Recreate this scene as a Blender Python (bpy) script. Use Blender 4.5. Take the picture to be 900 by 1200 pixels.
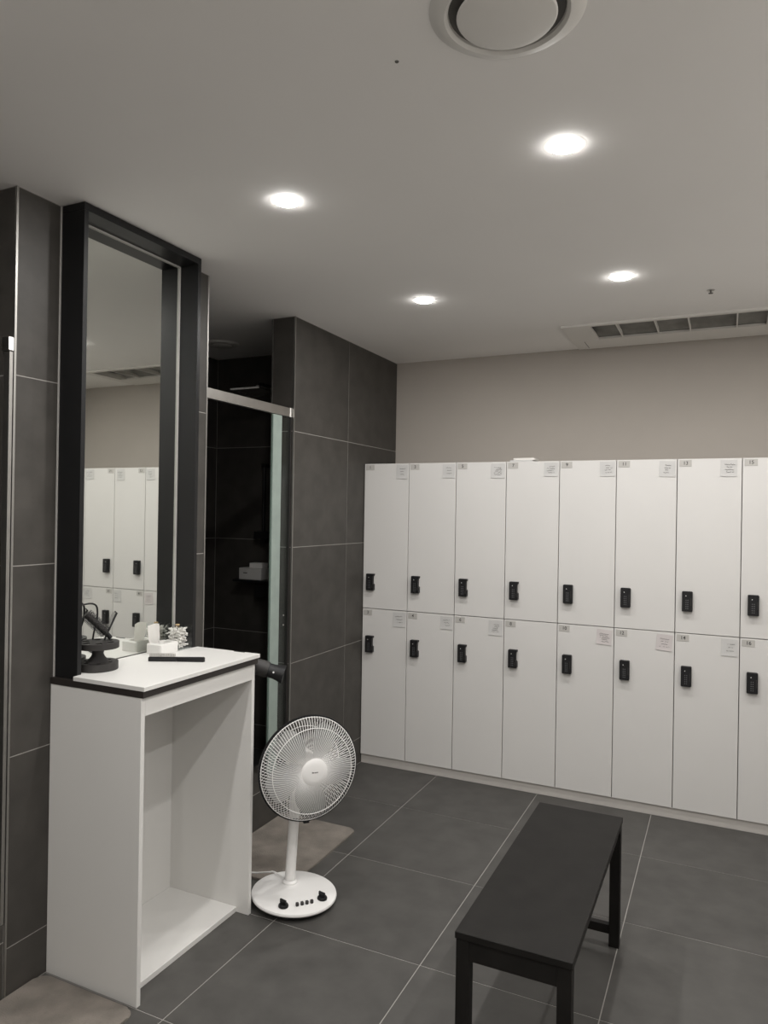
import bpy, bmesh, math, random
from mathutils import Vector, Matrix
random.seed(7)
for o in list(bpy.data.objects): bpy.data.objects.remove(o)
SC = bpy.context.scene
COL = SC.collection

# ------------------------------------------------------------------ camera
YAW, PITCH, ROLL = 0.4409, 0.00111, 0.01605
CAM = Vector((1.9006, -4.0256, 1.5568)); FPX = 848.9
fw = Vector((-math.sin(YAW), math.cos(YAW), 0)); rt = Vector((math.cos(YAW), math.sin(YAW), 0)); up = Vector((0, 0, 1))
f2 = fw*math.cos(PITCH) + up*math.sin(PITCH); u2 = -fw*math.sin(PITCH) + up*math.cos(PITCH)
r3 = rt*math.cos(ROLL) + u2*math.sin(ROLL); u3 = -rt*math.sin(ROLL) + u2*math.cos(ROLL)
cd = bpy.data.cameras.new('camera'); cam = bpy.data.objects.new('camera', cd); COL.objects.link(cam)
cd.sensor_fit = 'HORIZONTAL'; cd.sensor_width = 36; cd.lens = FPX*36/900; cd.clip_start = .02
cam.matrix_world = Matrix(((r3.x, u3.x, -f2.x, CAM.x), (r3.y, u3.y, -f2.y, CAM.y), (r3.z, u3.z, -f2.z, CAM.z), (0, 0, 0, 1)))
SC.camera = cam

# ------------------------------------------------------------------ world and exposure
w = bpy.data.worlds.new('world'); SC.world = w; w.use_nodes = True
w.node_tree.nodes['Background'].inputs[0].default_value = (.5, .5, .5, 1)
w.node_tree.nodes['Background'].inputs[1].default_value = 0.0
SC.view_settings.view_transform = 'Standard'; SC.view_settings.look = 'None'
SC.view_settings.gamma = 1; SC.view_settings.use_curve_mapping = False
SC.view_settings.exposure = 0.2
SC.cycles.transparent_max_bounces = 32
LAMP_W = 6.5            # watts of each recessed ceiling downlight
LAMP_COL = (1.0, .98, .955)
LENS_GLOW = 80.0        # radiance of the domed lens, also throws light sideways over the ceiling

# ------------------------------------------------------------------ room numbers (metres)
XP, ZC = -.139, 2.574            # face of the tiled left wall, ceiling height
YB, XR, YF = .47, 2.892, -5.4    # back wall, right wall, wall behind the camera
XI = -.28                        # inner side of the tiled piers
ROWS = [1.975, 1.369, .763, .157]
LX, LW, LT, LM, LB = -.1365, .3012, 1.8605, .9633, .056   # lockers

# ------------------------------------------------------------------ materials
def mat(name, col, rough=.5, metal=0, noise=0, scale=8, bump=0, bscale=60, rand=0, spec=.5, ior=None, col2=None):
    m = bpy.data.materials.new(name); m.use_nodes = True; nt = m.node_tree; b = nt.nodes['Principled BSDF']
    b.inputs['Roughness'].default_value = rough; b.inputs['Metallic'].default_value = metal
    b.inputs['Specular IOR Level'].default_value = spec
    c = (*col, 1); b.inputs['Base Color'].default_value = c
    src = None
    tc = nt.nodes.new('ShaderNodeTexCoord')
    if noise or col2:
        oi = nt.nodes.new('ShaderNodeObjectInfo')
        ad = nt.nodes.new('ShaderNodeVectorMath'); ad.operation = 'ADD'
        nt.links.new(tc.outputs['Object'], ad.inputs[0]); nt.links.new(oi.outputs['Location'], ad.inputs[1])
        n = nt.nodes.new('ShaderNodeTexNoise'); n.inputs['Scale'].default_value = scale; n.inputs['Detail'].default_value = 6
        nt.links.new(ad.outputs[0], n.inputs['Vector'])
        r = nt.nodes.new('ShaderNodeValToRGB'); r.color_ramp.elements[0].position = .3; r.color_ramp.elements[1].position = .7
        hi = col2 or tuple(min(1, k*(1+noise)) for k in col)
        lo = col if col2 else tuple(k*(1-noise) for k in col)
        r.color_ramp.elements[0].color = (*lo, 1); r.color_ramp.elements[1].color = (*hi, 1)
        nt.links.new(n.outputs['Fac'], r.inputs[0]); src = r.outputs[0]
        if rand:
            mr = nt.nodes.new('ShaderNodeMapRange'); mr.inputs['To Min'].default_value = 1-rand; mr.inputs['To Max'].default_value = 1+rand
            nt.links.new(oi.outputs['Random'], mr.inputs['Value'])
            mx = nt.nodes.new('ShaderNodeVectorMath'); mx.operation = 'SCALE'
            nt.links.new(src, mx.inputs[0]); nt.links.new(mr.outputs[0], mx.inputs['Scale']); src = mx.outputs[0]
        nt.links.new(src, b.inputs['Base Color'])
    if bump:
        n2 = nt.nodes.new('ShaderNodeTexNoise'); n2.inputs['Scale'].default_value = bscale; n2.inputs['Detail'].default_value = 4
        nt.links.new(tc.outputs['Object'], n2.inputs['Vector'])
        bp = nt.nodes.new('ShaderNodeBump'); bp.inputs['Strength'].default_value = bump; bp.inputs['Distance'].default_value = .004
        nt.links.new(n2.outputs['Fac'], bp.inputs['Height']); nt.links.new(bp.outputs[0], b.inputs['Normal'])
    return m
def emit(name, col, st):
    m = bpy.data.materials.new(name); m.use_nodes = True; b = m.node_tree.nodes['Principled BSDF']
    b.inputs['Base Color'].default_value = (.8, .8, .8, 1)
    b.inputs['Emission Color'].default_value = (*col, 1); b.inputs['Emission Strength'].default_value = st
    return m
def glass(name, tint=(.9, .95, .93), k=1.0):
    m = bpy.data.materials.new(name); m.use_nodes = True; nt = m.node_tree; nt.nodes.clear()
    out = nt.nodes.new('ShaderNodeOutputMaterial'); tr = nt.nodes.new('ShaderNodeBsdfTransparent'); gl = nt.nodes.new('ShaderNodeBsdfGlossy')
    tr.inputs[0].default_value = (*tint, 1); gl.inputs['Roughness'].default_value = .02
    lw = nt.nodes.new('ShaderNodeLayerWeight'); lw.inputs[0].default_value = .5
    pw = nt.nodes.new('ShaderNodeMath'); pw.operation = 'POWER'; pw.inputs[1].default_value = 5; nt.links.new(lw.outputs['Facing'], pw.inputs[0])
    fr = nt.nodes.new('ShaderNodeMath'); fr.operation = 'MULTIPLY_ADD'; fr.inputs[1].default_value = .5; fr.inputs[2].default_value = .04; nt.links.new(pw.outputs[0], fr.inputs[0])
    mx = nt.nodes.new('ShaderNodeMixShader')
    nt.links.new(fr.outputs[0], mx.inputs[0]); nt.links.new(tr.outputs[0], mx.inputs[1]); nt.links.new(gl.outputs[0], mx.inputs[2])
    nt.links.new(mx.outputs[0], out.inputs[0]); return m
M = dict(
    wtile=mat('charcoal wall tile', (.058, .0535, .048), .5, spec=.3, noise=.17, scale=10, bump=.05, bscale=45, rand=.05),
    ftile=mat('charcoal floor tile', (.075, .0715, .067), .52, spec=.35, noise=.15, scale=9, bump=.06, bscale=50, rand=.05),
    grout=mat('grey grout', (.33, .315, .295), .85, noise=.08, scale=20),
    paint=mat('warm grey wall paint', (.43, .395, .357), .8, noise=.02, scale=3, bump=.03, bscale=200),
    light=mat('pale wall paint', (.74, .715, .68), .8, noise=.02, scale=3),
    ceil=mat('off white ceiling paint', (.87, .85, .825), .85, noise=.012, scale=2, bump=.02, bscale=150),
    lock_w=mat('white laminate', (.645, .632, .612), .38, noise=.012, scale=2),
    carc=mat('grey white carcass', (.40, .385, .36), .6, noise=.02),
    plinth=mat('pale plinth laminate', (.52, .495, .465), .5, noise=.03),
    white=mat('white lacquer board', (.67, .66, .638), .42, noise=.012, scale=3),
    black=mat('black lacquer', (.010, .010, .0105), .4, spec=.28, noise=.1, scale=5),
    bandb=mat('black edging', (.022, .018, .016), .5, noise=.1),
    mirror=mat('mirror silver', (.80, .815, .78), .015, metal=1, noise=.004),
    alu=mat('brushed aluminium', (.50, .485, .46), .36, metal=1, noise=.05, scale=20),
    edge=mat('dull steel edge strip', (.36, .35, .33), .45, metal=1, noise=.05, scale=20),
    chrome=mat('polished steel', (.80, .79, .77), .28, metal=1, noise=.03),
    silic=mat('pale silicone line', (.42, .41, .39), .6, noise=.05),
    frost=mat('frosted green glass strip', (.27, .325, .295), .35, noise=.08, scale=14),
    clear=glass('clear shower glass'),
    acryl=glass('clear acrylic', (.96, .97, .97)),
    bench=mat('black brown bench wood', (.0125, .0115, .0105), .5, spec=.14, noise=.18, scale=14, bump=.04, bscale=120),
    plw=mat('white fan plastic', (.80, .79, .775), .35, noise=.01),
    plb=mat('black plastic', (.010, .010, .0108), .45, spec=.35, noise=.1, scale=20),
    plg=mat('charcoal plastic', (.022, .020, .019), .55, noise=.12, scale=20),
    blade=mat('pale grey blade', (.42, .42, .41), .35, noise=.03),
    plate=mat('grey number plate', (.46, .445, .42), .5, noise=.04),
    ink=mat('dark print', (.045, .043, .04), .7, noise=.05),
    ink2=mat('grey pen marks', (.11, .105, .10), .8, noise=.05),
    inkp=mat('reddish pen marks', (.42, .22, .22), .8, noise=.05),
    key=mat('keypad print', (.18, .18, .19), .5, noise=.05),
    led=mat('silver keypad dot', (.75, .75, .75), .3, noise=.05),
    paper=mat('note paper', (.55, .543, .53), .7, noise=.03),
    paperp=mat('pinkish note paper', (.57, .53, .522), .7, noise=.03),
    mat=mat('beige grey bath mat', (.205, .182, .158), .95, noise=.22, scale=11, bump=.9, bscale=260),
    vent=mat('white vent plastic', (.74, .72, .685), .5, noise=.015),
    slot=mat('dusty grey vent interior', (.11, .105, .096), .8, noise=.35, scale=9),
    flap=mat('grey louvre', (.20, .195, .18), .6, noise=.25, scale=12),
    tissue=mat('white tissue', (.84, .825, .80), .8, noise=.01),
    cotton=mat('cotton white', (.82, .78, .74), .9, noise=.03),
    tan=mat('tan cork', (.45, .33, .18), .7, noise=.1, scale=30),
    stone=mat('dark shower floor', (.05, .05, .048), .5, noise=.2, scale=20),
    lamp=emit('lamp diffuser', LAMP_COL, LENS_GLOW),
)

# ------------------------------------------------------------------ helpers
def link(name, me, parent=None, m=None):
    o = bpy.data.objects.new(name, me); COL.objects.link(o)
    if m is not None and me is not None and not me.materials: me.materials.append(m)
    if parent is not None: o.parent = parent
    return o
def fin(name, bm, m, parent=None, smooth=False):
    bmesh.ops.recalc_face_normals(bm, faces=bm.faces[:])
    me = bpy.data.meshes.new(name); bm.to_mesh(me); bm.free()
    if smooth:
        me.polygons.foreach_set('use_smooth', [True]*len(me.polygons))
        me.set_sharp_from_angle(angle=math.radians(38))
    return link(name, me, parent, m)
def bbox(bm, x0, x1, y0, y1, z0, z1, bev=0):
    vs = [bm.verts.new(p) for p in ((x0,y0,z0),(x1,y0,z0),(x1,y1,z0),(x0,y1,z0),(x0,y0,z1),(x1,y0,z1),(x1,y1,z1),(x0,y1,z1))]
    fs = [bm.faces.new([vs[i] for i in q]) for q in ((0,3,2,1),(4,5,6,7),(0,1,5,4),(1,2,6,5),(2,3,7,6),(3,0,4,7))]
    if bev:
        es = list({e for f in fs for e in f.edges})
        bmesh.ops.bevel(bm, geom=es, offset=bev, segments=1 if bev < .003 else 2, affect='EDGES', profile=.5)
    return vs
def box(name, m, parent, x0, x1, y0, y1, z0, z1, bev=0):
    bm = bmesh.new(); bbox(bm, x0, x1, y0, y1, z0, z1, bev); return fin(name, bm, m, parent)
def lathe(bm, prof, n=48, mtx=None, close=False):
    rings = []
    for r, z in prof:
        if r < 1e-6: rings.append([bm.verts.new((0, 0, z))])
        else: rings.append([bm.verts.new((r*math.cos(2*math.pi*i/n), r*math.sin(2*math.pi*i/n), z)) for i in range(n)])
    pairs = list(zip(rings, rings[1:]))
    if close: pairs.append((rings[-1], rings[0]))
    for a, b in pairs:
        if len(a) == 1 and len(b) == 1: continue
        for i in range(n):
            j = (i+1) % n
            if len(a) == 1: bm.faces.new((a[0], b[i], b[j]))
            elif len(b) == 1: bm.faces.new((a[i], a[j], b[0]))
            else: bm.faces.new((a[i], a[j], b[j], b[i]))
    vs = [v for r in rings for v in r]
    if mtx is not None: bmesh.ops.transform(bm, matrix=mtx, verts=vs)
    return vs
def tube(bm, pts, r, n=8, caps=True):
    pts = [Vector(p) for p in pts]; rs = r if isinstance(r, (list, tuple)) else [r]*len(pts)
    rings = []; ref = None
    for i, p in enumerate(pts):
        t = (pts[min(i+1, len(pts)-1)] - pts[max(i-1, 0)]).normalized()
        if ref is None: ref = Vector((0, 0, 1)) if abs(t.z) < .9 else Vector((1, 0, 0))
        a = (ref - t*ref.dot(t)).normalized(); b = t.cross(a); ref = a
        rings.append([bm.verts.new(p + (a*math.cos(2*math.pi*k/n) + b*math.sin(2*math.pi*k/n))*rs[i]) for k in range(n)])
    for A, B in zip(rings, rings[1:]):
        for k in range(n): bm.faces.new((A[k], A[(k+1) % n], B[(k+1) % n], B[k]))
    if caps: bm.faces.new(rings[0][::-1]); bm.faces.new(rings[-1])
def prism(bm, poly, z0, z1, mtx=None):
    a = [bm.verts.new((x, y, z0)) for x, y in poly]; b = [bm.verts.new((x, y, z1)) for x, y in poly]
    bm.faces.new(a[::-1]); bm.faces.new(b)
    for i in range(len(poly)): j = (i+1) % len(poly); bm.faces.new((a[i], a[j], b[j], b[i]))
    if mtx is not None: bmesh.ops.transform(bm, matrix=mtx, verts=a+b)
def rrect(x0, x1, y0, y1, r, n=6):
    out = []
    for cx, cy, a0 in ((x1-r, y0+r, -90), (x1-r, y1-r, 0), (x0+r, y1-r, 90), (x0+r, y0+r, 180)):
        for k in range(n+1):
            a = math.radians(a0 + 90*k/n); out.append((cx + r*math.cos(a), cy + r*math.sin(a)))
    return out
def catmull(P, n=8):
    P = [Vector(p) for p in P]; Q = [P[0]*2-P[1]] + P + [P[-1]*2-P[-2]]; out = []
    for i in range(1, len(Q)-2):
        for k in range(n):
            t = k/n; a, b, c, d = Q[i-1:i+3]
            out.append(.5*((2*b) + (c-a)*t + (2*a-5*b+4*c-d)*t*t + (3*b-a-3*c+d)*t**3))
    out.append(P[-1]); return out
def thing(name, label, cat, loc=(0, 0, 0), rz=0, group=None):
    o = bpy.data.objects.new(name, None); COL.objects.link(o); o.empty_display_size = .05
    o.location = loc; o.rotation_euler = (0, 0, rz); tag(o, label, cat, group); return o
def tag(o, label, cat, group=None):
    o['label'] = label; o['category'] = cat
    if group: o['group'] = group
    return o
def struct(o, label, cat):
    o['kind'] = 'structure'; o['label'] = label; o['category'] = cat; return o

# ------------------------------------------------------------------ tiles
GAP = .0036; TT = .0012; tile_cache = {}
def tile_mesh(wd, ht, m, key):
    k = (round(wd, 4), round(ht, 4), key)
    if k not in tile_cache:
        bm = bmesh.new(); c = .0003; t = TT
        lo = [bm.verts.new(p) for p in ((0,0,0),(wd,0,0),(wd,ht,0),(0,ht,0))]
        mi = [bm.verts.new(p) for p in ((0,0,t-c),(wd,0,t-c),(wd,ht,t-c),(0,ht,t-c))]
        hi = [bm.verts.new(p) for p in ((c,c,t),(wd-c,c,t),(wd-c,ht-c,t),(c,ht-c,t))]
        for A, B in ((lo, mi), (mi, hi)):
            for i in range(4): bm.faces.new((A[i], A[(i+1) % 4], B[(i+1) % 4], B[i]))
        bm.faces.new(hi); bm.faces.new(lo[::-1])
        bmesh.ops.recalc_face_normals(bm, faces=bm.faces[:])
        me = bpy.data.meshes.new('tile'); bm.to_mesh(me); bm.free(); me.materials.append(m); tile_cache[k] = me
    return tile_cache[k]
def tile_face(parent, O, U, V, us, vs, m, key):
    """tiles between the breaks us (along U) and vs (along V); O lies on the grout bed"""
    O, U, V = Vector(O), Vector(U), Vector(V); N = U.cross(V)
    for a, b in zip(us, us[1:]):
        for c, d in zip(vs, vs[1:]):
            wd, ht = b-a-GAP, d-c-GAP
            if wd < .005 or ht < .005: continue
            o = bpy.data.objects.new('tile', tile_mesh(wd, ht, m, key)); COL.objects.link(o); o.parent = parent
            p = O + U*(a+GAP/2) + V*(c+GAP/2)
            o.matrix_local = Matrix(((U.x, V.x, N.x, p.x), (U.y, V.y, N.y, p.y), (U.z, V.z, N.z, p.z), (0, 0, 0, 1)))
def breaks(lo, hi, step, phase):
    k = math.ceil((lo-phase)/step + 1e-6); out = [lo]
    while phase + k*step < hi - 1e-6: out.append(phase + k*step); k += 1
    return out + [hi]
ZR = [0, .157, .763, 1.369, 1.975, ZC]

# ------------------------------------------------------------------ structure
floor = struct(box('floor', M['grout'], None, XP-.02, XR+.06, YF-.06, YB+.06, -.06, -TT), 'charcoal tiled floor with pale grout lines', 'floor')
tile_face(floor, (0, 0, -TT), (1, 0, 0), (0, 1, 0), breaks(XP, XR, .6, .3688), breaks(YF, YB, .6, -.503), M['ftile'], 'f')
sf = struct(box('floor', M['stone'], None, -1.28, XP-.021, -3.4, 0, -.06, -.001), 'dark floor of the shower stalls', 'floor')

AX0, AX1, AY0, AY1 = 1.19, 2.16, -.105, .215     # opening for the cooling unit in the ceiling
bm = bmesh.new()
X0, X1, Y0, Y1 = -1.30, XR+.06, YF-.06, YB+.06
for a in ((X0, AX0, Y0, Y1), (AX1, X1, Y0, Y1), (AX0, AX1, Y0, AY0), (AX0, AX1, AY1, Y1)):
    bbox(bm, a[0], a[1], a[2], a[3], ZC, ZC+.16)
ce = struct(fin('ceiling', bm, M['ceil']), 'flat off-white painted ceiling', 'ceiling')

struct(box('wall_back', M['paint'], None, XP-.2, XR+.06, YB, YB+.06, 0, ZC), 'warm grey painted wall behind the lockers', 'wall')
struct(box('wall_right', M['light'], None, XR, XR+.06, YF, YB, 0, ZC), 'pale painted side wall opposite the showers', 'wall')
struct(box('wall_front', M['light'], None, XP-.2, XR, YF-.06, YF, 0, ZC), 'pale painted wall facing the lockers', 'wall')

def pier(y0, y1, yb, label, near=True, far=True):
    """tiled wall between two shower openings; the visible tile faces are proud of the grout bed"""
    o = struct(box('wall_left', M['grout'], None, XI, XP-TT, y0+(TT if near else 0), y1-(TT if far else 0), 0, ZC-.001), label, 'wall')
    zs = ZR[:-1] + [ZC-.002]
    tile_face(o, (XP-TT, 0, 0), (0, 1, 0), (0, 0, 1), yb, zs, M['wtile'], 'w')
    d = [0, XP-XI-TT]
    if near: tile_face(o, (XI, y0+TT, 0), (1, 0, 0), (0, 0, 1), d, zs, M['wtile'], 'w')
    if far: tile_face(o, (XP-TT, y1-TT, 0), (-1, 0, 0), (0, 0, 1), d, zs, M['wtile'], 'w')
    def tr(x, y, sx, sy, wd=.006):
        b = bmesh.new(); t = .0016
        bbox(b, min(x, x-sx*wd), max(x, x-sx*wd), min(y, y+sy*t), max(y, y+sy*t), .001, ZC-.003)
        bbox(b, min(x, x+sx*t), max(x, x+sx*t), min(y+sy*t, y-sy*wd), max(y+sy*t, y-sy*wd), .001, ZC-.003)
        t_ = fin('corner_trim', b, M['edge'], o); t_['label'] = 'thin bright metal corner strip'
    if near: tr(XP, y0, 1, -1); tr(XI, y0, -1, -1)
    if far: tr(XP, y1, 1, 1)
    return o
Y1N, Y1F, Y2N = -2.458, -1.518, -.820
p1 = pier(Y1N, Y1F, [Y1N, Y1N+.6, Y1F], 'dark tiled wall pier carrying the tall mirror')
p2 = pier(Y2N, YB, [Y2N, Y2N+.6, YB], 'dark tiled wall pier beside the lockers', far=False)
p3 = pier(YF, -3.16, breaks(YF, -3.16, .6, -3.16), 'dark tiled wall beyond the near shower opening', near=False)
# shower stall shell
def stall_wall(name, x0, x1, y0, y1, label):
    return struct(box(name, M['grout'], None, x0, x1, y0, y1, 0, ZC-.001), label, 'wall')
zs = ZR[:-1] + [ZC-.002]
YSF, XSB = -.08, -1.22
s = stall_wall('wall_shower_far', XSB-.06, XI-.001, YSF+TT, YSF+.06, 'dark tiled shower wall carrying the rain shower')
tile_face(s, (XSB, YSF+TT, 0), (1, 0, 0), (0, 0, 1), [0, .6, XI-XSB-.001], zs, M['wtile'], 'w')
s = stall_wall('wall_shower_back', XSB-.06, XSB-TT, -3.36, YSF, 'dark tiled rear wall of the shower stalls')
tile_face(s, (XSB-TT, 0, 0), (0, 1, 0), (0, 0, 1), breaks(-3.36, YSF, .6, YSF), zs, M['wtile'], 'w')
s = stall_wall('wall_shower_partition', XSB, XI-.001, -2.0, -1.94, 'dark partition between the two shower stalls')
tile_face(s, (XI-.001, -1.94, 0), (-1, 0, 0), (0, 0, 1), [0, .6, XI-XSB-.001], zs, M['wtile'], 'w')
tile_face(s, (XSB, -2.0, 0), (1, 0, 0), (0, 0, 1), [0, .6, XI-XSB-.001], zs, M['wtile'], 'w')
s = stall_wall('wall_shower_near', XSB, XI-.001, -3.42, -3.36, 'dark side wall of the near shower stall')
tile_face(s, (XI-.001, -3.36, 0), (-1, 0, 0), (0, 0, 1), [0, .6, XI-XSB-.001], zs, M['wtile'], 'w')
# kerbs under the shower openings
def kerb(y0, y1, label):
    o = struct(box('trim_1' if y0 > -2 else 'trim_2', M['grout'], None, XI, XP-TT, y0, y1, 0, .236), label, 'kerb')
    tile_face(o, (XP-TT, 0, 0), (0, 1, 0), (0, 0, 1), [y0, y1], [0, .184, .239], M['wtile'], 'w')
    tile_face(o, (XP, y1, .236), (-1, 0, 0), (0, -1, 0), [0, XP-XI], [0, y1-y0], M['wtile'], 'w')
kerb(Y1F+.003, Y2N-.003, 'low dark tiled kerb of the shower opening')
kerb(-3.157, Y1N-.003, 'low dark tiled kerb of the near shower opening')

# ------------------------------------------------------------------ ceiling fixtures
def disc_fix(name, prof, m, parent, n=40):
    b = bmesh.new(); lathe(b, prof, n); return fin(name, b, m, parent, True)
ring_me = None
def dl_label(x, y):
    if x > 2: return 'glowing round ceiling downlight along the pale painted side wall'
    if y < -3: return 'glowing round ceiling downlight over the floor opposite the near shower opening'
    return {(.585, -.828): 'glowing round ceiling downlight beside the tiled pier next to the lockers', (1.486, -.828): 'glowing round ceiling downlight close to the sprinkler and the long air conditioner panel',
            (.585, -2.022): 'glowing round ceiling downlight in front of the tall black-framed mirror', (1.486, -2.022): 'glowing round ceiling downlight beside the round ceiling vent above the bench'}[(x, y)]
for y in (-.828, -2.022, -3.216, -4.41):
    for x in (.585, 1.486, 2.387):
        t = thing('downlight', dl_label(x, y), 'ceiling light', (x, y, ZC), group='recessed ceiling downlights')
        if ring_me is None:
            r = disc_fix('rim', [(.0402, 0), (.0402, -.0010), (.046, -.0008), (.060, 0)], M['vent'], t); ring_me = r.data
            d = disc_fix('lens', [(0, -.0072), (.034, -.007), (.0385, -.0055), (.040, -.003), (.040, 0)], M['lamp'], t); lens_me = d.data
        else:
            link('rim', ring_me, t); link('lens', lens_me, t)
        ld = bpy.data.lights.new('downlight_lamp', 'AREA'); ld.shape = 'DISK'; ld.size = .066; ld.energy = LAMP_W; ld.color = LAMP_COL
        ld.spread = math.radians(180)
        lo = bpy.data.objects.new('downlight_lamp', ld); COL.objects.link(lo); lo.parent = t; lo.location = (0, 0, -.0078)

t = thing('round_air_vent', 'round white ceiling air vent with central disc', 'air vent', (1.487, -2.607, ZC))
disc_fix('vent_ring', [(.118, 0), (.119, -.006), (.126, -.012), (.138, -.010), (.152, -.004), (.157, 0)], M['vent'], t, 56)
disc_fix('vent_throat', [(0, -.0008), (.1175, -.0008)], M['slot'], t, 56)
disc_fix('vent_disc', [(0, -.021), (.085, -.0205), (.098, -.018), (.101, -.014), (.097, -.011), (0, -.010)], M['vent'], t, 56)
disc_fix('vent_stem', [(.012, -.0105), (.012, -.0009)], M['vent'], t, 16)
t = thing('shower_ceiling_vent', 'small round vent in the dark shower ceiling', 'air vent', (-.90, -.45, ZC))
disc_fix('vent_ring', [(.070, 0), (.071, -.010), (.085, -.012), (.10, -.006), (.104, 0)], M['vent'], t)
disc_fix('vent_disc', [(0, -.016), (.055, -.015), (.062, -.011), (.055, -.001)], M['vent'], t)
t = thing('sprinkler_head', 'small brass ceiling sprinkler head near the long air vent', 'sprinkler', (1.826, -.487, ZC))
disc_fix('escutcheon', [(0, -.004), (.012, -.004), (.017, -.001), (.017, 0)], M['alu'], t, 20)
disc_fix('deflector', [(0, -.016), (.010, -.015), (.010, -.013), (.003, -.012), (.003, -.0041)], M['slot'], t, 16)
tag(disc_fix('ceiling_screw', [(0, ZC-.002), (.004, ZC-.0018), (.005, ZC)], M['slot'], None, 12), 'tiny dark screw in the ceiling beside the round vent', 'screw').location = (1.216, -2.545, 0)

# long one-way cooling unit
t = thing('ceiling_air_unit', 'long white ceiling air conditioner panel with dark louvred slot', 'air conditioner', (0, 0, ZC))
PX0, PX1, PY0, PY1 = 1.085, 2.205, -.118, .43
b = bmesh.new(); dz = -.013
for a in ((PX0, AX0+.045, PY0, PY1), (AX1-.03, PX1, PY0, PY1), (AX0+.045, AX1-.03, PY0, AY0+.016), (AX0+.045, AX1-.03, AY1-.01, PY1)):
    bbox(b, a[0], a[1], a[2], a[3], dz, -.0005)
fin('panel', b, M['vent'], t)
b = bmesh.new()
hx0, hx1, hy0, hy1 = AX0+.012, AX1-.012, AY0+.006, AY1-.004
for a in ((hx0-.01, hx0, hy0, hy1), (hx1, hx1+.01, hy0, hy1), (hx0, hx1, hy0-.005, hy0), (hx0, hx1, hy1, hy1+.003)):
    bbox(b, a[0], a[1], a[2], a[3], 0, .13)
bbox(b, hx0-.01, hx1+.01, hy0-.005, hy1+.003, .13, .14)
fin('housing', b, M['slot'], t)
b = bmesh.new()
prism(b, [(hy0+.05, .075), (hy0+.056, .08), (hy1-.012, .004), (hy1-.018, -.001)], hx0+.003, hx1-.003, Matrix(((0, 0, 1, 0), (1, 0, 0, 0), (0, 1, 0, 0), (0, 0, 0, 1))))
fin('louvre', b, M['flap'], t)
for x in (1.365, 1.555, 1.715, 1.94, 2.08):
    box('slot_divider', M['vent'], t, x-.003, x+.003, AY0+.0165, AY1-.0105, -.011, .012)
box('panel_seam', M['slot'], t, 1.148, 1.151, .24, PY1-.03, dz-.0006, dz-.0001)

# ------------------------------------------------------------------ lockers
def text_mesh(body, size, name):
    cu = bpy.data.curves.new(name, 'FONT'); cu.body = body; cu.size = size; cu.align_x = 'CENTER'; cu.align_y = 'CENTER'; cu.extrude = .0002; cu.offset = size*.012
    o = bpy.data.objects.new('tmp', cu); COL.objects.link(o); bpy.context.view_layer.update()
    me = bpy.data.meshes.new_from_object(o.evaluated_get(bpy.context.evaluated_depsgraph_get()))
    bpy.data.objects.remove(o); return me
FRONT = Matrix(((1, 0, 0, 0), (0, 0, -1, 0), (0, 1, 0, 0), (0, 0, 0, 1)))   # local x,y -> world x,z facing -y
lock_cache = {}
def make_lock(t, x, z, style):
    """keypad lock: case with a finger recess and thumb lever at its side, printed keys"""
    if style not in lock_cache:
        b = bmesh.new()
        wd, ht, dp = .050, .102, .026
        if style == 0:      # notched side with a lever foot
            poly = [(0, 0), (wd*.93, 0), (wd, .004), (wd, .036), (wd*.86, .042), (wd*.86, ht-.016), (wd, ht-.010), (wd, ht), (.003, ht), (0, ht-.003)]
        else:
            poly = [(.002, 0), (wd-.003, 0), (wd, .003), (wd, ht-.004), (wd-.004, ht), (.003, ht), (0, ht-.003), (0, .003)]
        prism(b, poly, 0, dp)
        es = [e for e in b.edges if all(v.co.z > dp-1e-6 for v in e.verts)]
        bmesh.ops.bevel(b, geom=es, offset=.0025, segments=2, affect='EDGES')
        bmesh.ops.transform(b, matrix=FRONT, verts=b.verts[:])
        bmesh.ops.recalc_face_normals(b, faces=b.faces[:])
        c = bpy.data.meshes.new('keypad_lock'); b.to_mesh(c); b.free(); c.materials.append(M['plb'])
        b = bmesh.new()
        for r in range(5):
            for k in range(2):
                bbox(b, .018+k*.0085, .0215+k*.0085, .014+r*.0105, .0175+r*.0105, dp-.0005, dp+.0003)
        bmesh.ops.transform(b, matrix=FRONT, verts=b.verts[:]); bmesh.ops.recalc_face_normals(b, faces=b.faces[:])
        k = bpy.data.meshes.new('keypad'); b.to_mesh(k); b.free(); k.materials.append(M['key'])
        b = bmesh.new(); lathe(b, [(0, dp+.0006), (.0022, dp+.0004), (.0024, dp-.0003)], 10, Matrix.Translation((.019, ht-.022, 0)))
        bmesh.ops.transform(b, matrix=FRONT, verts=b.verts[:]); bmesh.ops.recalc_face_normals(b, faces=b.faces[:])
        d = bpy.data.meshes.new('key_contact'); b.to_mesh(d); b.free(); d.materials.append(M['led'])
        b = bmesh.new(); bbox(b, .040, .0455, .016, .034, dp, dp+.004, .001) if style == 0 else bbox(b, .041, .0455, .03, .07, dp, dp+.0015, .0006)
        bmesh.ops.transform(b, matrix=FRONT, verts=b.verts[:]); bmesh.ops.recalc_face_normals(b, faces=b.faces[:])
        l = bpy.data.meshes.new('lever'); b.to_mesh(l); b.free(); l.materials.append(M['plg'])
        lock_cache[style] = (c, k, d, l)
    c, k, d, l = lock_cache[style]
    o = link('keypad_lock', c, t); o.location = (x, 0, z); o['label'] = 'black keypad lock'
    link('keypad', k, o); link('key_contact', d, o); link('lever', l, o)
door_cache = {}
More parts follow.
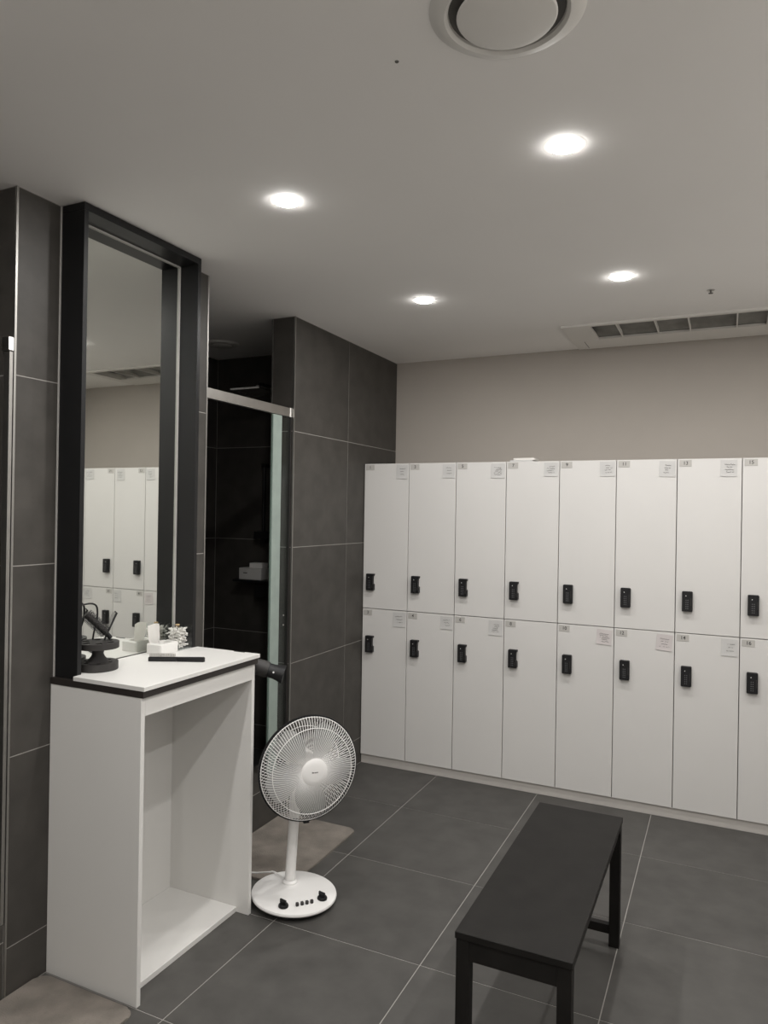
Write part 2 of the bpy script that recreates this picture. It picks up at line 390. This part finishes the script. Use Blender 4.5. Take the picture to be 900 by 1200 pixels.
def make_note(t, x0, z1, wd, ht, pink, seed, tilt):
    rnd = random.Random(seed)
    b = bmesh.new(); n = 6
    hz = lambda i, j: .0006 + .0022*(j/n)**4 + .0002*math.sin(i*1.7+seed)
    g = [[b.verts.new((wd*i/n, -ht*j/n, hz(i, j))) for i in range(n+1)] for j in range(n+1)]
    k = [[b.verts.new((wd*i/n, -ht*j/n, hz(i, j)-.0004)) for i in range(n+1)] for j in range(n+1)]
    for j in range(n):
        for i in range(n):
            b.faces.new((g[j][i], g[j+1][i], g[j+1][i+1], g[j][i+1])); b.faces.new((k[j][i], k[j][i+1], k[j+1][i+1], k[j+1][i]))
        for c0 in (0, n):
            b.faces.new((g[j][c0], g[j+1][c0], k[j+1][c0], k[j][c0])); b.faces.new((g[c0][j], g[c0][j+1], k[c0][j+1], k[c0][j]))
    bmesh.ops.transform(b, matrix=FRONT, verts=b.verts[:])
    o = fin('paper_note', b, M['paperp' if pink else 'paper'], t); o.location = (x0, -.0008, z1); o.rotation_euler = (0, tilt, 0)
    o['label'] = 'small paper note taped to the door'
    b = bmesh.new(); rows = rnd.choice((3, 4, 5))
    for q in range(rows):
        y = -ht*(.28 + .6*q/rows); x = wd*rnd.uniform(.18, .38); xe = wd*rnd.uniform(.70, .9); pts = []
        while x < xe:
            pts.append((x, y + rnd.uniform(-.0025, .0025) - (.002 if pink else 0)*q*.3, .0031)); x += rnd.uniform(.002, .006)
        for p, q2 in zip(pts, pts[1:]):
            if rnd.random() < .15: continue
            d = .0009
            b.faces.new([b.verts.new(v) for v in ((p[0], p[1]-d, p[2]), (q2[0], q2[1]-d, q2[2]), (q2[0], q2[1]+d, q2[2]), (p[0], p[1]+d, p[2]))])
    ww = fin('writing', b, M['inkp' if pink and seed % 2 else 'ink2'], o)
    ww.data.transform(FRONT)
NCOL = 10
ORD = 'first second third fourth fifth sixth seventh eighth ninth tenth'.split()
for c in range(NCOL):
    for r in range(2):
        num = 2*c + 1 + r
        x0, x1 = LX + LW*c, LX + LW*(c+1)
        z0, z1 = (LM, LT) if r == 0 else (LB, LM)
        noted = num not in (8, 17, 18, 19, 20)
        lab = '%s-row white locker numbered %d, %s column from the dark tiled pier%s' % ('upper' if r == 0 else 'lower', num, ORD[c], ', no note' if num == 8 else '')
        t = thing('locker', lab, 'locker', (x0, 0, z0), group='numbered white lockers in two rows')
        h = z1 - z0
        key = r
        if key not in door_cache:
            b = bmesh.new(); th = .012; D0, D1 = .0192, YB-.003
            bbox(b, .001, th, D0, D1, .001, h-.001); bbox(b, LW-th, LW-.001, D0, D1, .001, h-.001)
            bbox(b, th, LW-th, D0, D1, .001, th); bbox(b, th, LW-th, D0, D1, h-th, h-.001); bbox(b, th, LW-th, D1-.006, D1, th, h-th)
            o = fin('body', b, M['carc'], t); bd = o.data
            b = bmesh.new(); bbox(b, .0018, LW-.0018, 0, .0185, .002, h-.002, .0012)
            o2 = fin('door', b, M['lock_w'], t); door_cache[key] = (bd, o2.data)
        else:
            link('body', door_cache[key][0], t); link('door', door_cache[key][1], t)
        make_lock(t, .033, (1.078 if r == 0 else .695) - z0, 0 if c < 4 else 1)
        if r == 0: zp = 1.855 - .036 - z0
        else: zp = .956 - .034 - z0
        b = bmesh.new(); bbox(b, .010, .068, -.0018, .0001, zp, zp+.034, .0006)
        pl = fin('number_plate', b, M['plate'], t); pl['label'] = 'grey plate reading %d' % num
        me = text_mesh(str(num), .025, 'digits'); me.transform(FRONT); 
        dg = link('digits', me, pl, M['ink']); dg.location = (.040, -.0021, zp+.017)
        if noted:
            rr = random.Random(num); wd = .078 + rr.uniform(-.004, .006); ht = .078 + rr.uniform(-.004, .01)
            edge = LW - (.008 if num != 13 else .022)
            make_note(t, edge-wd, (h-.010 if r == 0 else h-.012) , wd, ht, num in (10, 12), num, rr.uniform(-.03, .03) + (.05 if num in (10, 12) else 0))
pl = tag(box('locker_plinth', M['plinth'], None, LX, LX+LW*NCOL, .012, YB-.004, 0, LB-.0005, .0015), 'long pale plinth board under the white lockers', 'plinth')
# flat things lying on top of the lockers
t = thing('folded_cloth', 'flat pale folded cloth lying on top of lockers 7 and 9', 'cloth', (.85, .10, LT+.0005))
b = bmesh.new(); prism(b, rrect(-.075, .06, -.07, .05, .012), 0, .008); fin('lower_fold', b, M['paper'], t, True)
b = bmesh.new(); prism(b, rrect(-.055, .07, -.068, .045, .012), .0085, .020); fin('upper_fold', b, M['vent'], t, True)

# ------------------------------------------------------------------ vanity cabinet
VY0, VY1, VX = -2.302, -1.700, .262
v = thing('vanity_cabinet', 'white open-front dressing cabinet under the tall mirror', 'cabinet', (0, 0, 0))
VB = XP + .0015
box('side_panel', M['white'], v, VB, VX, VY0, VY0+.017, 0, .967, .0012)
box('side_panel', M['white'], v, VB, VX, VY1-.017, VY1, 0, .967, .0012)
box('back_panel', M['white'], v, VB, VB+.012, VY0+.0172, VY1-.0172, 0, .966)
box('bottom_shelf', M['white'], v, VB+.0122, .206, VY0+.0172, VY1-.0172, .001, .021, .0012)
box('top_rail', M['white'], v, VX-.020, VX-.0005, VY0+.0172, VY1-.0172, .906, .9665, .001)
box('inner_top', M['white'], v, VB+.0122, VX-.0202, VY0+.0172, VY1-.0172, .948, .9665)
box('black_band', M['bandb'], v, VB, VX+.009, VY0-.002, VY1+.006, .9672, .9885).__setitem__('label', 'black edging band under the worktop')
FRX, FY0, FY1, JT = -.030, -2.290, -1.700, .018
b = bmesh.new()
prism(b, [(-.118, FY0+JT+.001), (-.118, FY1-JT-.001), (FRX+.001, FY1-JT-.001), (FRX+.001, VY1+.012), (VX+.014, VY1+.012), (VX+.014, VY0-.004), (FRX+.001, VY0-.004), (FRX+.001, FY0+JT+.001)], .989, 1.003)
es = [e for e in b.edges if all(q.co.z > 1.0029 for q in e.verts)]
bmesh.ops.bevel(b, geom=es, offset=.0012, segments=1, affect='EDGES')
fin('worktop', b, M['white'], v)

# ------------------------------------------------------------------ mirror with deep frame
mt = thing('framed_mirror', 'tall wall mirror in a deep black frame above the vanity', 'mirror', (0, 0, 0))
FB, ZT = XP + .0015, 2.571
box('frame_jamb', M['black'], mt, FB, FRX, FY0, FY0+JT, .9888, ZT-.026, .001)
box('frame_jamb', M['black'], mt, FB, FRX, FY1-JT, FY1, .9888, ZT-.026, .001)
box('frame_head', M['black'], mt, FB, FRX, FY0, FY1, ZT-.0258, ZT, .001)
box('mirror_glass', M['mirror'], mt, FB+.0005, -.1255, FY0+JT+.0005, FY1-JT-.0005, 1.0035, ZT-.0265)
b = bmesh.new(); a0, a1, e = FY0+JT+.0005, FY1-JT-.0005, .0055
bbox(b, -.1252, -.1195, a1-e, a1, 1.0035, ZT-.0265); bbox(b, -.1252, -.1195, a0, a0+e, 1.0035, ZT-.0265); bbox(b, -.1252, -.1195, a0+e, a1-e, ZT-.0265-e, ZT-.0265)
fin('mirror_edging', b, M['silic'], mt)
box('sealant_line', M['silic'], mt, FB, FB+.005, FY0-.0042, FY0-.0003, .9888, ZT-.001)

# ------------------------------------------------------------------ bench
BX0, BX1, BY0, BY1, BH = 1.271, 1.577, -2.214, -1.256, .46
bn = thing('bench', 'low black wooden bench on the tiled floor', 'bench', (BX0, BY0, 0))
L, Wd = BY1-BY0, BX1-BX0; LG = .036
box('seat_top', M['bench'], bn, 0, Wd, 0, L, BH-.019, BH, .0015)
for x in (.003, Wd-.003-LG):
    for y in (.003, L-.003-LG):
        box('leg', M['bench'], bn, x, x+LG, y, y+LG, 0, BH-.0192, .001)
for y in (.005, L-.005-.022):
    box('apron', M['bench'], bn, .003+LG, Wd-.003-LG, y, y+.022, BH-.072, BH-.0192)
for x in (.003+.006, Wd-.003-LG+.006):
    box('apron', M['bench'], bn, x, x+.022, .003+LG, L-.003-LG, BH-.060, BH-.0192)
for y in (.009, L-.009-.024):
    box('stretcher', M['bench'], bn, .003+LG, Wd-.003-LG, y, y+.024, .042, .074, .001)

# ------------------------------------------------------------------ fan
FZ = math.atan2(-.61, .79)
fan = thing('standing_fan', 'white standing fan with black-rimmed wire grille', 'fan', (.360, -1.548, .0086), FZ)
from mathutils import Quaternion      # the fan leans a little: its rear left foot rests on the bath mat
fan.rotation_mode = 'QUATERNION'; fan.rotation_quaternion = Quaternion((-.427, .904, 0), .050) @ Quaternion((0, 0, 1), FZ)
def fl(name, prof, m, parent, n=56, mtx=None, smooth=True):
    b = bmesh.new(); lathe(b, prof, n, mtx); return fin(name, b, m, parent, smooth)
fl('base', [(0, .014), (.160, .014), (.168, .017), (.170, .022), (.168, .028), (.160, .031), (.09, .037), (.03, .040), (0, .040)], M['plw'], fan)
fl('base_foot', [(0, 0), (.150, 0), (.158, .006), (.158, .0138), (0, .0138)], M['plb'], fan)['label'] = 'black underside ring'
PXo = -.055
fl('pole_collar', [(.030, .036), (.030, .046), (.025, .052), (.0225, .054)], M['plw'], fan, 32, Matrix.Translation((PXo, 0, 0)))
fl('pole', [(0, .042), (.0212, .042), (.0205, .36), (.0195, .47), (0, .47)], M['plw'], fan, 32, Matrix.Translation((PXo, 0, 0)))
HZ = .547; HX = .068     # grille centre: height, forward offset
AXM = Matrix.Translation((HX, 0, HZ)) @ Matrix.Rotation(math.radians(-3), 4, 'Y') @ Matrix(((0, 0, 1, 0), (1, 0, 0, 0), (0, 1, 0, 0), (0, 0, 0, 1)))
fl('motor_housing', [(0, -.155), (.030, -.152), (.048, -.138), (.056, -.11), (.056, -.055), (.050, -.042), (0, -.042)], M['plw'], fan, 40, AXM)
box('neck', M['plw'], fan, PXo-.022, PXo+.024, -.018, .018, .452, .535, .006)
RG = .204
def wire_grille(prof, n, twist):
    b = bmesh.new()
    for i in range(n):
        a = 2*math.pi*i/n; pts = []
        r0, r1 = prof[0][0], prof[-1][0]
        for r, z in prof:
            k = a + twist*(r-r1)/(r0-r1)
            pts.append((r*math.cos(k), r*math.sin(k), z))
        tube(b, pts, .00115, 4, False)
    return b
fprof = [(.049, .058), (.080, .0585), (.115, .055), (.148, .047), (.174, .034), (.191, .017), (.199, .002)]
b = wire_grille(fprof, 108, .22)
for r, z in ((.163, .0402), (.198, .004)):
    tube(b, [(r*math.cos(2*math.pi*k/64), r*math.sin(2*math.pi*k/64), z+.0015) for k in range(65)], .0016, 6, False)
bmesh.ops.transform(b, matrix=AXM, verts=b.verts[:])
o = fin('front_grille', b, M['plw'], fan, True); o['kind'] = 'stuff'; o['label'] = 'white radial wire front grille'
rprof = [(.050, -.058), (.085, -.062), (.125, -.060), (.160, -.050), (.186, -.030), (.199, -.006)]
b = wire_grille(rprof, 84, -.2)
tube(b, [(.15*math.cos(2*math.pi*k/64), .15*math.sin(2*math.pi*k/64), -.0545) for k in range(65)], .0016, 6, False)
bmesh.ops.transform(b, matrix=AXM, verts=b.verts[:])
o = fin('rear_grille', b, M['plw'], fan, True); o['kind'] = 'stuff'; o['label'] = 'white radial wire rear grille'
b = bmesh.new(); lathe(b, [(RG-.007, -.009), (RG, -.011), (RG+.002, -.004), (RG+.001, .001), (RG-.006, .0005)], 80, AXM, True)
fin('grille_rim', b, M['plb'], fan, True)['label'] = 'black clamp rim of the grille'
b = bmesh.new(); prism(b, [(-.212, -.011), (-.203, -.011), (-.203, .011), (-.212, .011)], -.010, .002, AXM @ Matrix.Rotation(math.radians(0), 4, 'Z') @ Matrix(((0,1,0,0),(1,0,0,0),(0,0,1,0),(0,0,0,1))))
fin('rim_clip', b, M['plb'], fan)
o = fl('hub_badge', [(0, .0645), (.030, .0640), (.046, .0618), (.053, .0580), (.053, .0560), (0, .0560)], M['plw'], fan, 48, AXM)
b = bmesh.new()
for k in range(5):
    bbox(b, -.0125+k*.0052, -.0088+k*.0052, -.002, .0022 if k != 0 else .0035, .0636, .0650)
bmesh.ops.transform(b, matrix=AXM, verts=b.verts[:]); fin('badge_mark', b, M['ink2'], o)
b = bmesh.new(); lathe(b, [(.0505, .0590), (.0545, .0575), (.0545, .0555), (.0505, .0555)], 48, AXM, True); fin('badge_ring', b, M['plate'], fan, True)
fl('blade_hub', [(0, .026), (.022, .024), (.030, .014), (.030, -.028), (0, -.028)], M['blade'], fan, 32, AXM)
for k in range(5):
    b = bmesh.new(); a0 = math.radians(50 + 72*k); G = []
    for i in range(8):
        r = .027 + (.178-.027)*i/7; half = .22 + .30*math.sin(math.pi*min(1, i/7*.75+.2)); row = []
        for j in range(7):
            u = j/6*2-1; ang = a0 + half*u*(1 if i < 7 else .86) + .25*(i/7); z = -.004 + u*.020*(1-.35*i/7) + .006*(1-u*u)
            row.append(b.verts.new((r*math.cos(ang), r*math.sin(ang), z)))
        G.append(row)
    for i in range(7):
        for j in range(6): b.faces.new((G[i][j], G[i+1][j], G[i+1][j+1], G[i][j+1]))
    bmesh.ops.solidify(b, geom=b.faces[:], thickness=.0018)
    bmesh.ops.transform(b, matrix=AXM, verts=b.verts[:]); fin('blade', b, M['blade'], fan, True)
for yy in (-.080, .080):
    T = Matrix.Translation((.098, yy, 0))
    k = fl('timer_knob', [(0, .0445), (.017, .0440), (.0195, .040), (.0195, .0345), (0, .0345)], M['plb'], fan, 28, T)
    b = bmesh.new(); bbox(b, -.018, .012, -.0035, .0035, .0446, .060, .0015)
    bmesh.ops.transform(b, matrix=T @ Matrix.Rotation(.5, 4, 'Z'), verts=b.verts[:]); fin('knob_grip', b, M['plb'], k)
for i in range(4):
    yy = -.030 + .020*i
    box('push_button', M['plg'], fan, .108, .119, yy-.0055, yy+.0055, .0345, .0475, .0015)
wp = catmull([(PXo-.02, -.01, .048), (PXo-.05, -.02, .044), (PXo-.10, -.035, .040), (-.175, -.05, .032), (-.23, -.09, .010), (-.27, -.16, .0075), (-.30, -.24, .0065)], 8)
b = bmesh.new(); tube(b, wp, .0034, 8); fin('power_cord', b, M['plw'], fan, True)

# ------------------------------------------------------------------ bath mats
def bath_mat(x0, x1, y0, y1, label):
    b = bmesh.new()
    prism(b, rrect(x0, x1, y0, y1, .035), .0006, .0085)
    es = [e for e in b.edges if all(q.co.z > .0084 for q in e.verts)]
    bmesh.ops.bevel(b, geom=es, offset=.004, segments=3, affect='EDGES')
    return tag(fin('bath_mat', b, M['mat'], None, True), label, 'mat', 'bath mats at the shower openings')
bath_mat(XP+.004, .290, -1.478, -.866, 'beige bath mat on the floor behind the fan')
bath_mat(XP+.004, .275, -2.93, -2.318, 'beige bath mat on the floor beside the vanity cabinet side panel')

# ------------------------------------------------------------------ shower screens and fittings
sc = thing('shower_screen', 'shower opening glass screen under a silver top rail', 'shower screen', (0, 0, 0))
XG = -.160
box('top_rail', M['alu'], sc, XG-.012, XG+.012, Y1F+.004, Y2N-.022, 2.046, 2.092, .0015)
box('rail_end', M['chrome'], sc, XG-.0135, XG+.0135, Y2N-.0218, Y2N-.004, 2.044, 2.094, .002)
box('fixed_panel', M['clear'], sc, XG-.004, XG+.004, -.99, Y2N-.004, .241, 2.0455)
box('frosted_strip', M['frost'], sc, XG-.0065, XG+.0065, -.985, -.908, .2405, 2.0455, .001)['label'] = 'pale green frosted edge strip'
box('wall_channel', M['plg'], sc, XG-.008, XG+.008, Y2N-.010, Y2N-.0035, .2405, 2.0435)
for z in (1.02, .97): 
    b = bmesh.new(); lathe(b, [(0, .004), (.004, .003), (.005, 0)], 10, Matrix.Translation((XG+.0042, -.865, z)) @ Matrix.Rotation(math.pi/2, 4, 'Y')); fin('screw', b, M['alu'], sc)
s2 = thing('shower_door_channel', 'slim metal door channel with end bracket at the near shower opening', 'door channel', (0, 0, 0))
box('wall_channel', M['edge'], s2, XG-.006, XP-.001, Y1N-.016, Y1N-.004, .2405, 2.046)
box('end_bracket', M['chrome'], s2, XG-.010, XP+.004, Y1N-.022, Y1N-.0035, 2.047, 2.092, .002)

rs = thing('rain_shower', 'square steel rain shower head on a black wall arm', 'shower head', (-.63, YSF, 0))
box('shower_plate', M['chrome'], rs, -.11, .09, -.49, -.25, 2.262, 2.272, .002)
box('plate_edge_glint', M['plw'], rs, -.109, .089, -.493, -.4902, 2.262, 2.272, .0005)['label'] = 'front edge highlight painted as a white strip'  # added white strip, paints the lamp highlight on the steel plate's front edge
b = bmesh.new(); bmesh.ops.create_uvsphere(b, u_segments=16, v_segments=10, radius=.015, matrix=Matrix.Translation((0, -.37, 2.292))); fin('ball_joint', b, M['chrome'], rs, True)
b = bmesh.new(); tube(b, [(0, -.37, 2.30), (0, -.36, 2.312), (0, -.34, 2.318), (0, -.002, 2.318)], .010, 12); fin('shower_arm', b, M['plb'], rs, True)
fl('wall_flange', [(0, 0), (.03, 0), (.03, .008), (.011, .012)], M['plb'], rs, 24, Matrix.Translation((0, -.0005, 2.318)) @ Matrix.Rotation(math.pi/2, 4, 'X'))
mx = thing('shower_riser', 'black handset riser rail on the dark shower wall', 'shower rail', (-.80, YSF, 0))
b = bmesh.new(); tube(b, [(0, -.045, 1.36), (0, -.045, 1.86)], .010, 12); fin('riser_rail', b, M['plb'], mx, True)
for z in (1.36, 1.85): box('rail_bracket', M['plb'], mx, -.016, .016, -.060, -.0005, z-.012, z+.012, .002)
box('mixer_body', M['plb'], mx, -.055, .075, -.075, -.0005, 1.375, 1.425, .005)
sh = thing('shower_shelf', 'small black shelf on the dark shower wall', 'shelf', (-.85, YSF, 0))
box('shelf_board', M['plb'], sh, -.13, .19, -.125, -.0005, 1.098, 1.112, .002)
box('shelf_bracket', M['plb'], sh, .02, .16, -.09, -.0005, 1.00, 1.0975, .002)
d = thing('soap_box', 'white box carrying a smaller white box on the black shower shelf', 'box', (-.945, YSF-.012, 1.1125))
box('box_body', M['white'], d, 0, .17, -.09, 0, 0, .075, .004)
box('box_lid_block', M['tissue'], d, .070, .17, -.075, -.01, .0755, .108, .003)
box('box_slot', M['ink'], d, .035, .065, -.0905, -.0901, .040, .046)

# ------------------------------------------------------------------ hair dryer on the far side of the vanity
hd = thing('hair_dryer', 'black hair dryer hanging on the far side of the vanity', 'hair dryer', (.182, VY1+.066, .944))
AD = Matrix.Rotation(math.radians(27), 4, 'Z') @ Matrix.Rotation(math.radians(106), 4, 'Y')
fl('barrel', [(0, -.06), (.028, -.058), (.033, -.04), (.033, .075), (.031, .084), (0, .084)], M['plg'], hd, 36, AD)
o = fl('nozzle', [(.028, .0842), (.028, .105), (.031, .125), (.036, .144), (.037, .149), (.033, .149), (.026, .110), (0, .108)], M['plb'], hd, 36, AD)
b = bmesh.new(); lathe(b, [(0, .003), (.0035, .0025), (.004, 0)], 10, Matrix.Rotation(math.radians(27), 4, 'Z') @ Matrix.Translation((.105, -.0275, -.027)) @ Matrix.Rotation(math.pi/2, 4, 'X')); fin('nozzle_screw', b, M['led'], o)
b = bmesh.new(); tube(b, [(-.01, 0, -.02), (-.02, 0, -.09), (-.035, 0, -.16)], [.02, .018, .015], 16); fin('handle', b, M['plg'], hd, True)
b = bmesh.new(); tube(b, catmull([(-.035, 0, -.155), (-.04, 0, -.22), (-.06, .01, -.30), (-.10, 0, -.22), (-.16, -.01, -.10)], 6), .004, 8); fin('cord', b, M['plb'], hd, True)
hh = thing('dryer_holder', 'black ring holder screwed to the side of the vanity', 'holder', (.185, VY1, .955))
box('holder_plate', M['plb'], hh, -.025, .025, .0006, .006, -.06, .05, .001)
b = bmesh.new(); tube(b, [(.02*0+.0, .0065, -.045), (0, .015, -.05), (0, .02, -.05)], .005, 8); fin('holder_arm', b, M['plb'], hh, True)

# ------------------------------------------------------------------ things on the worktop (z = 1.003)
WZ = 1.0034
st = thing('brush_stand', 'black two-tier round brush stand on the vanity top', 'stand', (-.048, -2.186, WZ))
def slotted_disc(name, R, z0, z1, holes):
    b = bmesh.new(); n = 56
    vs = [b.verts.new((R*math.cos(2*math.pi*i/n), R*math.sin(2*math.pi*i/n), z1)) for i in range(n)]
    es = [b.edges.new((vs[i], vs[(i+1) % n])) for i in range(n)]
    for hx, hy, hr in holes:
        k = 14; hv = [b.verts.new((hx+hr*math.cos(2*math.pi*i/k), hy+hr*math.sin(2*math.pi*i/k), z1)) for i in range(k)]
        es += [b.edges.new((hv[i], hv[(i+1) % k])) for i in range(k)]
    bmesh.ops.triangle_fill(b, use_beauty=True, use_dissolve=False, edges=es)
    r = bmesh.ops.extrude_face_region(b, geom=b.faces[:])
    bmesh.ops.translate(b, verts=[g for g in r['geom'] if isinstance(g, bmesh.types.BMVert)], vec=(0, 0, z0-z1))
    return fin(name, b, M['plg'], st, True)
hol = [(.044*math.cos(math.radians(a)), .044*math.sin(math.radians(a)), .012) for a in range(20, 380, 60)]
slotted_disc('base_tray', .067, .0005, .026, [(h[0], h[1], .008) for h in hol])
slotted_disc('upper_tray', .069, .074, .094, hol)
fl('stem', [(.040, .0262), (.034, .030), (.022, .045), (.0185, .055), (.022, .066), (.030, .0738)], M['plg'], st, 32)
def brush_bristles(p, q, R, rows, per):
    b = bmesh.new(); p, q = Vector(p), Vector(q); d = (q-p); t = d.normalized(); a = t.orthogonal().normalized(); c = t.cross(a)
    for i in range(rows):
        for k in range(per):
            an = 2*math.pi*(k + .5*(i % 2))/per; n = a*math.cos(an) + c*math.sin(an); o = p + d*(i+.5)/rows
            tube(b, [o, o+n*R], .0012, 3, False)
    return b
# round hair brush leaning towards the mirror frame
rb = thing('round_hairbrush', 'black round hairbrush with stiff bristles leaning in the brush stand', 'hairbrush', (-.048, -2.186, WZ))
P, Q = (.014, .022, .122), (-.016, -.040, .192)
b = bmesh.new(); tube(b, [(.0205, .0355, .1035), P], .008, 14); fin('handle', b, M['plb'], rb, True)
b = bmesh.new(); tube(b, [P, Q], .0105, 16); fin('barrel', b, M['plg'], rb, True)
b = brush_bristles(P, Q, .023, 13, 11); o = fin('bristles', b, M['plb'], rb); o['kind'] = 'stuff'
# comb leaning the other way
cb = thing('styling_comb', 'slim dark comb leaning to the right in the brush stand', 'comb', (-.048, -2.186, WZ))
p0, p1_ = Vector((-.004, .032, .0955)), Vector((-.006, .088, .182))
d_ = (p1_-p0); nrm = Vector((0, -d_.z, d_.y)).normalized()
b = bmesh.new(); tube(b, [p0, p0+d_*.5, p1_, p1_+nrm*.010], [.0035, .0032, .0038, .003], 8); fin('spine', b, M['plb'], cb, True)
b = bmesh.new()
for i in range(34):
    o_ = p0 + d_*(.05+.9*i/33); tube(b, [o_, o_+nrm*.019], .00055, 3, False)
fin('teeth', b, M['plg'], cb)['kind'] = 'stuff'
# looped black hairband
lb = thing('wire_hairband', 'thin black looped hairband standing in the brush stand', 'hairband', (-.048, -2.186, WZ))
b = bmesh.new(); tube(b, catmull([(-.045, -.030, .098), (-.046, -.056, .15), (-.046, -.045, .212), (-.046, -.015, .221), (-.046, .018, .219), (-.046, .036, .203), (-.045, .036, .160), (-.043, .022, .1225), (-.040, .014, .0985)], 6), .0032, 8); fin('band', b, M['plb'], lb, True)
b = bmesh.new(); bmesh.ops.create_uvsphere(b, u_segments=10, v_segments=6, radius=.0036, matrix=Matrix.Translation((-.040, .014, .0985))); fin('end_tip', b, M['plb'], lb, True)

# tissue box
tb = thing('tissue_box', 'small white tissue box on the vanity top', 'tissue box', (-.062, -1.853, WZ))
b = bmesh.new()
outer = rrect(-.039, .037, -.050, .050, .010, 4); inner = rrect(-.024, .022, -.033, .033, .010, 4); n = len(outer)
lv = [[b.verts.new((x, y, z)) for x, y in pl] for pl, z in ((outer, 0), (outer, .036), ([(x*.95, y*.95) for x, y in outer], .039), (inner, .039), (inner, .010))]
for A, B in zip(lv, lv[1:]):
    for i in range(n): b.faces.new((A[i], A[(i+1) % n], B[(i+1) % n], B[i]))
b.faces.new(lv[0][::-1]); b.faces.new(lv[-1])
fin('box_shell', b, M['white'], tb, True)
b = bmesh.new(); G = []
for j in range(7):
    v_ = j/6; hw = .014 + .017*min(1, v_*2.2); row = []
    for i in range(9):
        u = i/8*2-1; row.append(b.verts.new((-.018 + .006*math.sin(u*3+v_*2)*(1-v_*.5) - .010*v_, -.018 + u*hw, .0105 + .098*v_ + .003*math.cos(u*2.2)*v_)))
    G.append(row)
for j in range(6):
    for i in range(8): b.faces.new((G[j][i], G[j][i+1], G[j+1][i+1], G[j+1][i]))
bmesh.ops.solidify(b, geom=b.faces[:], thickness=.004)
fin('tissue_sheet', b, M['tissue'], tb, True)
# clear box of cotton swabs
cx = thing('cotton_swab_box', 'clear acrylic box filled with cotton swabs on the vanity top', 'box', (-.070, -1.7615, WZ))
b = bmesh.new(); hx, hy, hz, th = .042, .0385, .088, .0025
for a in ((-hx, hx, -hy, -hy+th, 0, hz), (-hx, hx, hy-th, hy, 0, hz), (-hx, -hx+th, -hy+th, hy-th, 0, hz), (hx-th, hx, -hy+th, hy-th, 0, hz), (-hx+th, hx-th, -hy+th, hy-th, 0, th)): bbox(b, *a)
fin('clear_walls', b, M['acryl'], cx)
box('clear_lid', M['acryl'], cx, -hx, hx, -hy, hy, hz+.0003, hz+.0028)
b = bmesh.new(); lathe(b, [(0, hz+.009), (.008, hz+.0085), (.009, hz+.006), (.007, hz+.003), (0, hz+.003)], 14); fin('lid_knob', b, M['tan'], cx, True)
rr = random.Random(3); sw = None
for i in range(110):
    a, e = rr.uniform(0, math.pi), rr.choice((rr.uniform(-.4, .4), rr.uniform(-1.3, 1.3)))
    dv = Vector((math.cos(a)*math.cos(e), math.sin(a)*math.cos(e), math.sin(e)))
    if sw is None:
        b = bmesh.new(); tube(b, [(0, 0, -.024), (0, 0, .024)], .0011, 5)
        for q in (-1, 1): tube(b, [(0, 0, q*.019), (0, 0, q*.022), (0, 0, q*.027), (0, 0, q*.0295)], [.0016, .0034, .0032, .001], 6)
        o = fin('cotton_swab', b, M['cotton'], None, True); sw = o.data
    else: o = link('cotton_swab', sw)
    o['label'] = 'white cotton swab lying inside the clear acrylic box'; o['category'] = 'cotton swab'; o['group'] = 'cotton swabs in the clear box'
    lim = .030
    qx, qy = (.0365-.030*abs(dv.x)), (.033-.030*abs(dv.y))
    z = min(.082 - .030*abs(dv.z), .006 + .030*abs(dv.z) + .06*(i/110))
    o.location = Vector((-.070, -1.7615, WZ)) + Vector((rr.uniform(-max(qx, .002), max(qx, .002)), rr.uniform(-max(qy, .002), max(qy, .002)), z))
    o.rotation_euler = dv.to_track_quat('Z', 'Y').to_euler()
# comb with black handle
cm = thing('flat_comb', 'black handled comb with pale teeth lying on the vanity top', 'comb', (.008, -2.002, WZ), math.atan2(.090, .182))
b = bmesh.new(); prism(b, [(0, -.006), (.098, -.006), (.102, -.003), (.106, -.006), (.200, -.0075), (.203, -.003), (.203, .006), (.200, .0085), (.106, .006), (.102, .004), (.098, .006), (0, .006)], 0.0003, .016)
es = [e for e in b.edges if all(q.co.z > .0159 for q in e.verts)]
bmesh.ops.bevel(b, geom=es, offset=.002, segments=2, affect='EDGES'); fin('handle', b, M['plb'], cm, True)
for i in range(20):
    x = .003 + .0048*i
    box('tooth', M['plate'], cm, x, x+.0026, -.002, .004, .0161, .029)
